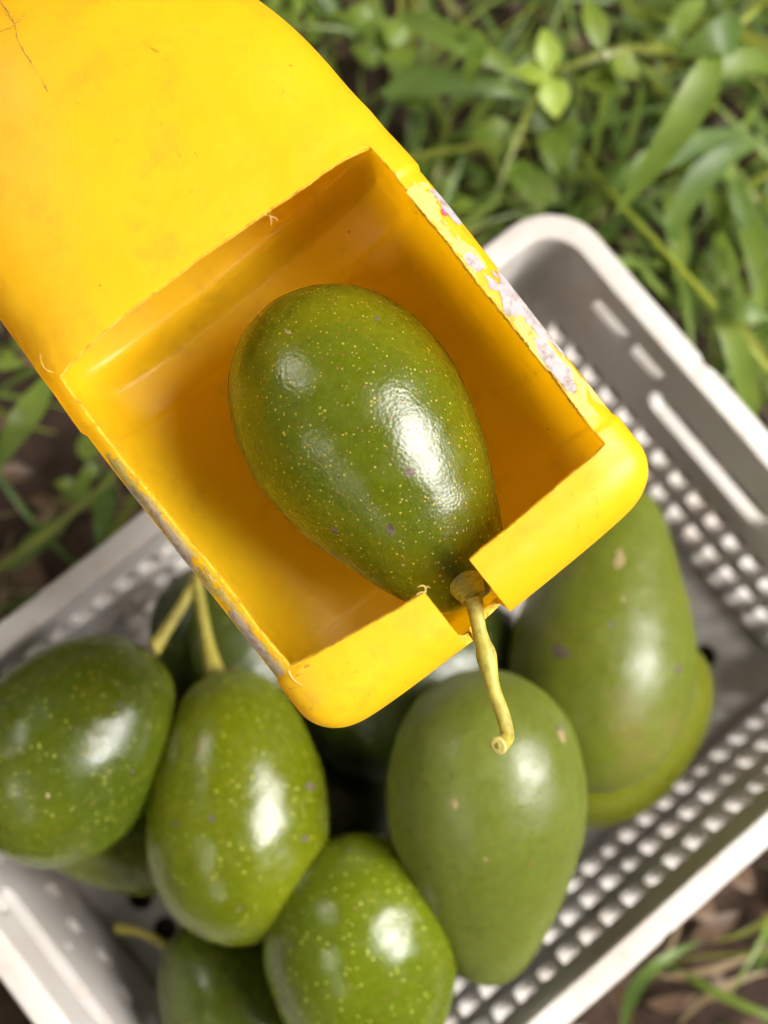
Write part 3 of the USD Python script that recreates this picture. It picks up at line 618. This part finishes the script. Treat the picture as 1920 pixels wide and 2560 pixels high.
for (ax_, ay_, bx_, by_) in ((1117, 1408, 1085, 1402), (1140, 1393, 1147, 1368), (1112, 1425, 1080, 1440), (1117, 1445, 1092, 1452)):   # dry remains of the flower round the stem
    a, b = at(ax_, ay_, .527), at(bx_, by_, .5265)
    obj('calyx_flap', xf(tube([a, (a + b) / 2 + D([0, 0, -.0012]), b], [.0016, .0014, .0004], 6, 4), MAi), BARK, tA, smooth=True)
SPOT = mat('blemish_look', {'tc': TC, 'n': ('noise_texture', {'scale': 500, 'detail': 4}), 'r': ('rgb_ramp', {'ramp': [(0.35, (0.040, 0.026, 0.018)), (0.65, (0.12, 0.085, 0.06))]}), 'p': ('principled_bsdf', {'roughness': 0.75})}, [('tc.object', 'n.vector'), ('n.fac', 'r.fac'), ('r.color', 'p.base_color')])
RUSSET = mat('russet_look', {'tc': TC, 'n': ('noise_texture', {'scale': 420, 'detail': 5}), 'r': ('rgb_ramp', {'ramp': [(0.35, (0.14, 0.10, 0.04)), (0.65, (0.30, 0.23, 0.10))]}), 'p': ('principled_bsdf', {'roughness': 0.8})}, [('tc.object', 'n.vector'), ('n.fac', 'r.fac'), ('r.color', 'p.base_color')])
def blemish(t, M, body, px, py, r_px, seed=0, look=None, ratio=1.0, rot=0.0):
    """an irregular patch lying on the skin where the photograph shows one"""
    rg = np.random.default_rng(seed); n, rings = 22, 3; rad = rg.uniform(-.42, .42, n); rad = r_px * (1 + rad + .5 * np.roll(rad, 1)); pts = [(px, py)]
    for k in range(1, rings + 1):
        for q in range(n):
            a = q / n * 2 * math.pi; u, v = math.cos(a) * rad[q] * k / rings, math.sin(a) * rad[q] * ratio * k / rings
            pts.append((px + u * math.cos(rot) - v * math.sin(rot), py + u * math.sin(rot) + v * math.cos(rot)))
    Mi = np.linalg.inv(M); o = (Mi @ np.r_[CAM, 1])[:3]
    dirs = np.array([Mi[:3, :3] @ unit(D([(a - 960) / F, (b - 1280) / F, 1.0])) for a, b in pts])
    loc, ray, tri = body.ray.intersects_location(np.repeat(o[None], len(dirs), 0), dirs, multiple_hits=True)
    P = np.full((len(pts), 3), np.nan); best = np.full(len(pts), 1e9)
    for l, r_, tr in zip(loc, ray, tri):
        d = np.linalg.norm(l - o)
        if d < best[r_]: best[r_] = d; P[r_] = l + body.face_normals[tr] * .00012
    if np.isnan(P).any(): return
    f = [[0, 1 + (q + 1) % n, 1 + q] for q in range(n)]
    for k in range(rings - 1):
        for q in range(n):
            a, b, c, d_ = 1 + k * n + q, 1 + k * n + (q + 1) % n, 1 + (k + 1) * n + (q + 1) % n, 1 + (k + 1) * n + q
            f += [[a, b, c], [a, c, d_]]
    P = P + (meshkit.noise(P * 1800, seed)[:, None] - .5) * .00012 * 0
    obj('blemish', trimesh.Trimesh(P, f, process=False), look or SPOT, t, smooth=True)
def marks(a, spots):
    for k, sp in enumerate(spots): blemish(a[0], a[1], a[3], *sp[:3], seed=k + 1, look=sp[3] if len(sp) > 3 else None, ratio=sp[4] if len(sp) > 4 else 1.0, rot=sp[5] if len(sp) > 5 else 0.)
marks((tA, MA, MAi, bodyA), [(1024, 1180, 13), (977, 1326, 13), (942, 798, 7, SPOT, .7), (836, 1327, 9, SPOT, .6, .6), (1008, 1412, 4, RUSSET), (720, 830, 12, RUSSET, .3, .5)])

# in the crate: the upper layer, then those below
a = avocado(1216, 2078, 0.712, (0.02, 1.0, 0.22), 0.188, 0.0572, S_B, 'large matte green avocado lying right under the dangling stem tip', egg=.20, neck=.10, seed=2, roll=.4)
marks(a, [(1405, 1837, 20, RUSSET, .45, 1.2), (1398, 1822, 8), (1135, 2010, 16, RUSSET, .6, .9), (1022, 1760, 5), (1216, 2150, 5, RUSSET), (1090, 2290, 6, RUSSET)])
a = avocado(592, 2012, 0.725, (-0.05, -1.0, 0.10), 0.157, 0.0532, S_C, 'bright green glossy avocado with narrow end up, in front of the two stems', egg=.15, neck=.0, seed=3, roll=1.1)
marks(a, [(530, 2045, 9), (440, 2062, 6), (762, 2098, 8), (775, 1967, 9), (505, 1870, 2.5, RUSSET, 12, .05), (600, 2270, 5)])
a = avocado(178, 1868, 0.720, (0.62, -0.80, 0.12), 0.140, 0.0570, S_A, 'dark green glossy avocado at the left edge of the photo, under the crate rim', egg=.10, seed=4, roll=.2)
marks(a, [(300, 1760, 6), (120, 1990, 6, RUSSET), (330, 1930, 5)])
avocado(905, 2400, 0.720, (0.10, 1.0, 0.35), 0.150, 0.0560, S_G, 'round speckled avocado at the bottom edge between two larger ones', egg=.12, seed=5, roll=2.0)
a = avocado(1512, 1595, 0.775, (0.16, -1.0, 0.12), 0.190, 0.0575, S_I, 'blushed pear shaped avocado with narrow end up, right of the jug corner', egg=.17, neck=.13, seed=6, roll=.7)
marks(a, [(1402, 1628, 22, SPOT, .75, .3), (1697, 1674, 9), (1530, 1560, 7), (1548, 1400, 10, RUSSET, 2.2, .2), (1560, 1500, 6, RUSSET)])
avocado(1538, 1812, 0.835, (0.75, -0.70, 0.10), 0.150, 0.0545, S_J, 'yellowish avocado half hidden under the blushed one at the crate corner', egg=.14, seed=7, roll=.3)
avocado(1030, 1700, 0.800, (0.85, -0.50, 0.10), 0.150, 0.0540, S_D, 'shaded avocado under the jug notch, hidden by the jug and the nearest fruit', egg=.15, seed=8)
hb = at(495, 1500, .80)
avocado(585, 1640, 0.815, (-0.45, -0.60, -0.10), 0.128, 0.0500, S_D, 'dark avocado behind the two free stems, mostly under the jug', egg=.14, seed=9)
avocado(290, 2050, 0.800, (0.92, 0.40, 0.05), 0.140, 0.0430, S_C, 'green avocado lying under the dark left one, only its middle showing', egg=.10, seed=10)
avocado(612, 2535, 0.790, (-0.55, -0.75, 0.10), 0.135, 0.0500, S_A, 'small dark avocado at the bottom edge with its stem over the crate floor', egg=.08, seed=11,
        stem=([at(445, 2395, .800), at(420, 2372, .805), at(370, 2338, .818), at(290, 2322, .828)], [.0040, .0031, .0030, .0034]))
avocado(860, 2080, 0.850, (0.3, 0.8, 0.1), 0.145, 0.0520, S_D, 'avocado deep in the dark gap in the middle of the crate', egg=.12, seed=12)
# two free stems that cross over the hidden avocado
s1 = thing('loose_stem', None, 'left of two yellow green fruit stems beside the jug, flared end towards the left', 'stem')
obj('stalk', tube([at(492, 1440, .775), at(470, 1488, .768), at(425, 1560, .760), at(395, 1606, .755), at(380, 1622, .753)], [.0035, .0034, .0036, .0044, .0058], 12, 6), STEM, s1, smooth=True)
s2 = thing('loose_stem', None, 'right of two yellow green fruit stems beside the jug, flared end pointing down', 'stem')
obj('stalk', tube([at(490, 1442, .772), at(500, 1500, .765), at(515, 1585, .757), at(530, 1655, .750), at(538, 1682, .748)], [.0034, .0034, .0038, .0052, .0066], 12, 6), STEM, s2, smooth=True)

# ------------------------------------------------------------------ plants
def blade_mesh(base, tip, width, rise, side=0.0, n=9, fold=0.25, up=(0, 0, 1), twist=0.0, belly=0.35):
    base, tip = np.array(base, float), np.array(tip, float); d = tip - base; L = np.linalg.norm(d)
    up = np.array(up, float); sd = np.cross(d / L, up); sd = unit(sd) if np.linalg.norm(sd) > 1e-4 else np.array([1.0, 0, 0])
    V = []
    for k in range(n + 1):
        s = k / n; c = base + d * s + up * rise * 4 * s * (1 - s) + sd * side * 4 * s * (1 - s)
        a = twist * s; w = width / 2 * (min(1, s / belly + 0.35) if s < belly else 1) * (1 - max(0, (s - belly) / (1 - belly)) ** 1.7)
        w = max(w, 0.0003)
        sv = sd * math.cos(a) + up * math.sin(a); uv = up * math.cos(a) - sd * math.sin(a)
        V += [c - sv * w + uv * w * fold, c, c + sv * w + uv * w * fold]
    f = []
    for k in range(n):
        a = k * 3
        f += [[a, a + 1, a + 4, a + 3], [a + 1, a + 2, a + 5, a + 4]]
    f = np.array(f)
    return trimesh.Trimesh(V, np.vstack([f[:, [0, 1, 2]], f[:, [0, 2, 3]]]), process=False)
def leaf_mesh(base, tip, width, nrm=(0, 0, 1), fold=0.18, droop=0.1, n=8):
    base, tip = np.array(base, float), np.array(tip, float); d = tip - base; L = np.linalg.norm(d); nrm = np.array(nrm, float)
    sd = unit(np.cross(d, nrm)); up = unit(np.cross(sd, d)); V = []
    for k in range(n + 1):
        s = k / n; w = width / 2 * math.sin(math.pi * min(1, s ** 0.78)) ** 0.8 if 0 < s < 1 else 0.0002
        c = base + d * s + up * (0.08 * L * math.sin(math.pi * s) - droop * L * s * s)
        V += [c - sd * w + up * w * fold, c - sd * w * .5 + up * w * fold * .8, c, c + sd * w * .5 + up * w * fold * .8, c + sd * w + up * w * fold]
    f = []
    for k in range(n):
        for q in range(4):
            a = k * 5 + q; f.append([a, a + 1, a + 6, a + 5])
    f = np.array(f)
    return trimesh.Trimesh(V, np.vstack([f[:, [0, 1, 2]], f[:, [0, 2, 3]]]), process=False)
def inside_crate(p, m=0.02): return abs(p[0]) < CW + m and abs(p[1]) < CL + m
rng = np.random.default_rng(77)

# hand placed plants that the photograph shows singly
def px_leaf(t, b, e, w_px, z0, z1, material=LIME, fold=.18, droop=.04, nrm=None, name='leaf'):
    B, E_ = on(*b, z0), on(*e, z1)
    obj(name, leaf_mesh(B, E_, w_px * np.linalg.norm(B - CAM) / F, nrm if nrm is not None else (0, 0, 1), fold, droop), material, t, smooth=True)
def px_blade(t, pts, w_px, zs, material=GRASS, name='blade', taper=None):
    """a broad grass blade along a run of pixels"""
    P = np.array([on(a, b, z) for (a, b), z in zip(pts, zs)])
    from scipy.interpolate import CubicSpline
    k = len(P); tt = np.linspace(0, k - 1, 6 * (k - 1) + 1); Q = CubicSpline(np.arange(k), P)(tt) if k > 2 else P[0] + (P[1] - P[0]) * tt[:, None]
    T = unit(P[-1] - P[0]); V = []
    for i, c in enumerate(Q):
        s = i / (len(Q) - 1); tang = unit(np.gradient(Q, axis=0)[i]); sd = unit(np.cross(tang, CAM - c) + 0.25 * np.cross(tang, [0.3, 0.2, 1])); up = np.cross(sd, tang)
        if up[2] < 0: up = -up
        w = w_px * .82 / 2 * np.linalg.norm(c - CAM) / F * (taper(s) if taper else min(1, .45 + 2 * s) * (1 - max(0, (s - .35) / .65) ** 1.8))
        w = max(w, .0002); V += [c - sd * w + up * w * .25, c, c + sd * w + up * w * .25]
    f = []
    for i in range(len(Q) - 1): a = i * 3; f += [[a, a + 1, a + 4, a + 3], [a + 1, a + 2, a + 5, a + 4]]
    f = np.array(f); obj(name, trimesh.Trimesh(V, np.vstack([f[:, [0, 1, 2]], f[:, [0, 2, 3]]]), process=False), material, t, smooth=True)
def px_stem(t, pts, zs, r, material=CULM, name='stem'):
    obj(name, tube([on(a, b, z) for (a, b), z in zip(pts, zs)], r, 8, 6), material, t, smooth=True)

w1 = thing('leafy_weed', None, 'lime green weed sprig with four ovate leaves above the crate corner', 'plant')
px_stem(w1, [(1400, 330), (1385, 250), (1372, 188)], [0, .09, .15], .0013)
px_leaf(w1, (1376, 180), (1358, 68), 62, .150, .160); px_leaf(w1, (1372, 190), (1285, 178), 58, .150, .148); px_leaf(w1, (1376, 192), (1392, 296), 76, .150, .142); px_leaf(w1, (1370, 185), (1330, 238), 50, .146, .140, WEED)
w2 = thing('leafy_weed', None, 'lime green weed sprig with a pale bud, near the upper right', 'plant')
px_stem(w2, [(1500, 300), (1505, 210), (1512, 140)], [0, .09, .145], .0013)
px_leaf(w2, (1505, 125), (1462, -10), 58, .147, .150, WEED); px_leaf(w2, (1530, 150), (1600, 195), 62, .143, .138); px_leaf(w2, (1545, 205), (1448, 205), 70, .130, .125, WEED); px_leaf(w2, (1500, 215), (1572, 225), 60, .125, .12, WEED)
bud = trimesh.creation.icosphere(2, .0034); bud.apply_translation(on(1513, 138, .150)); obj('bud', bud, leaf_look('bud_look', (.5, .5, .28), (.62, .6, .36)), w2, smooth=True)
w3 = thing('leafy_weed', None, 'mid green weed with broad leaves between the jug and the lime sprigs', 'plant')
for b, e, w in (((1290, 350), (1170, 340), 95), ((1390, 330), (1460, 320), 60), ((1380, 320), (1390, 440), 80), ((1300, 450), (1400, 500), 80), ((1010, 110), (960, 60), 60), ((1270, 400), (1360, 520), 70)):
    px_leaf(w3, b, e, w, .07, .075, WEED)
px_stem(w3, [(1330, 470), (1320, 400), (1300, 340)], [0, .04, .07], .0012)
w4 = thing('leafy_weed', None, 'shaded weed with rounded leaves beside the jug shoulder', 'plant')
for b, e, w in (((985, 110), (900, 60), 80), ((985, 110), (1010, 200), 75), ((990, 100), (1040, 40), 70), ((930, 60), (860, 30), 70), ((1060, 240), (990, 250), 70), ((960, 150), (880, 120), 70), ((1050, 90), (1100, 40), 60)):
    px_leaf(w4, b, e, w, .06, .065, WEED)
px_stem(w4, [(1010, 170), (985, 110)], [0, .06], .0012)

g1 = thing('grass_stem', None, 'yellow green grass stem with long leaves right of the crate', 'grass')
px_stem(g1, [(1440, 360), (1560, 520), (1690, 660), (1800, 785), (1925, 930)], [.05, .10, .125, .13, .12], [.0016, .0018, .0021, .0024, .0018], CULM)
px_blade(g1, [(1790, 775), (1850, 900), (1872, 1010), (1862, 1090)], 78, [.132, .125, .10, .07], GRASS)
px_blade(g1, [(1795, 780), (1860, 775), (1935, 800)], 64, [.135, .15, .14], GRASS2)
px_blade(g1, [(1800, 785), (1880, 860), (1940, 940)], 40, [.13, .125, .11], GRASS3)
g2 = thing('grass_stem', None, 'tall grass shoot with one broad folded blade at the upper right', 'grass')
px_stem(g2, [(1930, -10), (1850, 60), (1790, 150), (1770, 260)], [.18, .17, .16, .09], .0018, CULM)
px_blade(g2, [(1785, 120), (1735, 250), (1640, 400), (1530, 545)], 100, [.185, .185, .165, .14], GRASS)
px_blade(g2, [(1850, 95), (1790, 95), (1690, 150)], 105, [.18, .195, .18], GRASS2)
px_blade(g2, [(1790, 160), (1785, 230), (1782, 290)], 26, [.17, .14, .12], GRASS3)
g3 = thing('grass_stem', None, 'wide arching grass blades right of the lime sprigs', 'grass')
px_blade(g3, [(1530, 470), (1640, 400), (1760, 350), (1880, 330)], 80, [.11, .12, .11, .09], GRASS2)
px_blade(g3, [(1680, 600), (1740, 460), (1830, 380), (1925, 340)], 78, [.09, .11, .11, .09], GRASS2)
px_blade(g3, [(1700, 700), (1690, 560), (1650, 470)], 60, [.05, .07, .07], GRASS)
g4 = thing('grass_stem', None, 'pointed grass blade hanging beside a long horizontal one, right of the jug shoulder', 'grass')
px_blade(g4, [(1140, 95), (1190, 110), (1178, 170), (1166, 222)], 62, [.16, .165, .15, .13], GRASS)
px_blade(g4, [(1000, 40), (1120, 90), (1230, 145), (1300, 190)], 70, [.11, .125, .12, .10], GRASS)
px_blade(g4, [(960, 240), (1080, 205), (1220, 215), (1330, 250)], 75, [.09, .10, .10, .08], GRASS2)
g5 = thing('grass_stem', None, 'broad grass blades at the far right edge of the photo', 'grass')
px_blade(g5, [(1830, 430), (1870, 560), (1900, 700), (1905, 800)], 70, [.05, .08, .08, .06], GRASS)
px_blade(g5, [(1925, 620), (1860, 520), (1840, 420)], 66, [.06, .09, .09], GRASS2)
px_blade(g5, [(1760, 0), (1700, 60), (1690, 130)], 60, [.08, .10, .09], GRASS)
px_blade(g5, [(1925, 180), (1860, 150), (1780, 190), (1720, 260)], 66, [.08, .10, .10, .08], GRASS)
g6 = thing('grass_stem', None, 'pair of grass blades at the left edge of the photo beside the jug', 'grass')
px_blade(g6, [(130, 940), (70, 1030), (20, 1110), (-30, 1210)], 78, [.10, .13, .13, .10], GRASS)
px_blade(g6, [(275, 1180), (262, 1260), (255, 1340), (262, 1420)], 60, [.02, .06, .07, .05], GRASS2)
px_blade(g6, [(20, 1420), (120, 1330), (180, 1290)], 60, [.02, .05, .04], GRASS2)
g7 = thing('grass_stem', None, 'grass blades in the litter outside the lower right side of the crate', 'grass')
px_blade(g7, [(1560, 2570), (1590, 2470), (1660, 2400), (1760, 2350)], 40, [.01, .05, .06, .04], GRASS2)
px_blade(g7, [(1700, 2560), (1790, 2480), (1880, 2440), (1930, 2430)], 20, [.01, .02, .02, .02], STRAW)
px_blade(g7, [(1650, 2440), (1780, 2425), (1930, 2360)], 22, [.01, .02, .02], STRAW)

# dead leaves that can be picked out
DL = 'dead brown leaves on the soil'
k = 0
for b, e, w, lb in (((1430, 30), (1600, 60), 120, 'curled reddish brown leaf among the grass near the top edge'), ((1380, 100), (1480, 130), 80, 'dark brown leaf behind the lime sprigs'),
                    ((170, 1230), (220, 1280), 60, 'pale dry leaf scrap on the dark soil left of the jug'), ((30, 1400), (120, 1480), 90, 'reddish dead leaf beyond the left crate rim'),
                    ((1700, 2230), (1790, 2300), 80, 'brown dead leaf outside the lower right crate rim'), ((1820, 2160), (1880, 2230), 70, 'rusty dead leaf near the right edge by the crate')):
    B, E_ = on(*b, .012), on(*e, .02)
    obj('dead_leaf', leaf_mesh(B, E_, w * .82 / F, (0.1, 0.1, 1), .3, -.05), DRY if k != 2 else STRAW, None, smooth=True, label=lb, category='dead leaf'); k += 1

# grass and weeds nobody could count
def scatter():
    parts = {'g': [], 'g2': [], 'g3': [], 'w': [], 'd': [], 's': []}
    right = RC[0]
    for k in range(5600):
        p = np.array([rng.uniform(-1.0, 1.0), rng.uniform(-1.0, 1.0), 0.0])
        if inside_crate(p, .02): continue
        q = (p @ RC.T) + C0; ix, iy = 960 + F * q[0] / q[2], 1280 + F * q[1] / q[2]
        dens = smoothstep(250, 900, ix) * (1 - smoothstep(1300, 1900, iy))     # thick growth on the upper right, thin on the left and bottom right
        if rng.random() > 0.12 + 0.60 * dens: continue
        which = rng.random()
        if which < 0.80:
            nb = rng.integers(2, 5); a0 = rng.uniform(0, 6.28)
            for _ in range(nb):
                a = a0 + rng.uniform(-1.5, 1.5); L = rng.uniform(.06, .20); e = rng.uniform(.15, .75)
                tip = p + np.array([math.cos(a) * L, math.sin(a) * L, L * e * .5 + .01])
                if inside_crate(tip, .012) or inside_crate((p + tip) / 2, .012): continue
                wd = rng.uniform(.003, .0095) if dens > .3 else rng.uniform(.003, .008)
                parts[rng.choice(['g', 'g2', 'g3'], p=[.45, .33, .22])].append(blade_mesh(p, tip, wd, L * rng.uniform(.1, .28), L * rng.uniform(-.12, .12), 6, .25, twist=rng.uniform(-1, 1)))
        else:
            h = rng.uniform(.015, .075)
            for _ in range(rng.integers(3, 8)):
                a = rng.uniform(0, 6.28); L = rng.uniform(.011, .027); b = p + np.array([rng.normal(0, .008), rng.normal(0, .008), h * rng.uniform(.6, 1)])
                tip = b + np.array([math.cos(a) * L, math.sin(a) * L, rng.uniform(-.006, .008)])
                if inside_crate(tip, .012): continue
                parts['w'].append(leaf_mesh(b, tip, L * rng.uniform(.5, .68), (rng.normal(0, .25), rng.normal(0, .25), 1), .15, .1, 5))
    for k in range(2600):
        p = np.array([rng.uniform(-.9, .9), rng.uniform(-1, 1), rng.uniform(-.004, .006)])
        if inside_crate(p, .03): continue
        a = rng.uniform(0, 6.28); L = rng.uniform(.012, .045); tip = p + np.array([math.cos(a) * L, math.sin(a) * L, rng.uniform(-.004, .010)])
        if rng.random() < .65: parts['d'].append(leaf_mesh(p, tip, L * rng.uniform(.35, .6), (rng.normal(0, .4), rng.normal(0, .4), 1), .3, rng.uniform(-.2, .2), 4))
        else: parts['s'].append(blade_mesh(p, tip + (tip - p) * 1.2, .003, .004, .004, 4))
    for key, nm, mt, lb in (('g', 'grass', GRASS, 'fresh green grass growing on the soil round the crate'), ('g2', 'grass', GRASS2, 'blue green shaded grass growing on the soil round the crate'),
                            ('g3', 'grass', GRASS3, 'olive yellow grass growing on the soil round the crate'), ('w', 'ground_cover', WEED, 'low small leaved weeds between the grass'),
                            ('d', 'leaf_litter', DRY, 'brown leaf litter on the soil'), ('s', 'dry_straw', STRAW, 'pale dry grass straws on the soil')):
        obj(nm, trimesh.util.concatenate(parts[key]), mt, None, smooth=True, label=lb, category={'grass': 'grass', 'ground_cover': 'weeds', 'leaf_litter': 'leaf litter', 'dry_straw': 'straw'}[nm], kind='stuff')
scatter()

# ------------------------------------------------------------------ the orchard trees overhead, above the frame
def orchard():
    r_ = unit([RC[0, 0], RC[0, 1], 0]); u_ = unit([-RC[1, 0], -RC[1, 1], 0])
    trunks = [(-r_ * 1.7 + u_ * 0.5), (u_ * 2.4 + r_ * 0.6), (-u_ * 2.3 - r_ * 0.5), (r_ * 3.3 - u_ * 1.6)]
    labels = ['avocado tree shading the crate from the left, above the frame', 'avocado tree beyond the top of the frame', 'avocado tree behind the photographer', 'avocado tree to the right, outside the frame']
    rg = np.random.default_rng(5); N = 17000
    d = rg.normal(size=(N, 3)); d[:, 2] = np.abs(d[:, 2]) - .04; d /= np.linalg.norm(d, axis=1, keepdims=True)
    d = d[d[:, 2] > -0.03]
    rad = rg.uniform(2.3, 3.9, len(d))
    def cone(v, deg, jit=6.0):
        a = np.degrees(np.arccos(np.clip(d @ unit(v), -1, 1))); return a < deg + (meshkit.noise(d * 7, 4) - .5) * 2 * jit
    gap = cone(SUN, 22)
    gap |= cone(D([-.66, -.46, -.58]), 8.5, 4) | cone(D([-.52, .30, -.78]), 8.0, 3) | cone(D([-.36, .62, -.70]), 4.5, 3)
    d, rad = d[~gap], rad[~gap]
    P = d * rad[:, None] + [0, 0, 0.3]
    own = np.argmin(np.stack([np.linalg.norm(P[:, :2] - t[:2] * .8, axis=1) for t in trunks]), 0)
    # one sprig of seven leaves
    leaves = []
    for k in range(7):
        a = k * 2.4; b = np.array([0, 0, .02 * k]); tip = b + np.array([math.cos(a) * .15, math.sin(a) * .15, -.05 + .02 * (k % 3)])
        leaves.append(leaf_mesh(b, tip, .075, (0, 0, 1), .15, .15, 4))
    sprig = trimesh.util.concatenate(leaves)
    for q, tr in enumerate(trunks):
        t = thing('avocado_tree', None, labels[q], 'tree')
        top = np.array([tr[0] * .85, tr[1] * .85, 2.6])
        obj('trunk', tube([np.array([tr[0], tr[1], -.05]), np.array([tr[0] * 1.02, tr[1] * 1.02, 1.2]), top, top + [0, 0, .9]], [.11, .09, .06, .02], 14, 6), TRUNK, t, smooth=True)
        idx = np.where(own == q)[0]
        for k in idx[:: max(1, len(idx) // 7)][:7]:
            obj('limb', tube([top - [0, 0, .5], (top + P[k]) / 2 + [0, 0, .15], P[k]], [.035, .02, .006], 8, 4), TRUNK, t, smooth=True)
        pi = UsdGeom.PointInstancer.Define(stage, str(t.GetPath()) + '/crown')
        info(pi.GetPrim(), kind='stuff')
        usdkit.mesh(stage, str(t.GetPath()) + '/crown/sprig', sprig, CROWN, True)
        pi.CreatePrototypesRel().SetTargets([str(t.GetPath()) + '/crown/sprig'])
        pi.CreateProtoIndicesAttr(Vt.IntArray([0] * len(idx)))
        pi.CreatePositionsAttr(Vt.Vec3fArray.FromNumpy(P[idx].astype(np.float32)))
        qs = rg.normal(size=(len(idx), 4)); qs[:, 1:] *= .5; qs /= np.linalg.norm(qs, axis=1, keepdims=True)
        pi.CreateOrientationsAttr(Vt.QuathArray([Gf.Quath(float(a), float(b), float(c), float(e)) for a, b, c, e in qs]))
        sc = rg.uniform(.6, 1.15, len(idx)); pi.CreateScalesAttr(Vt.Vec3fArray.FromNumpy(np.repeat(sc[:, None], 3, 1).astype(np.float32)))
orchard()
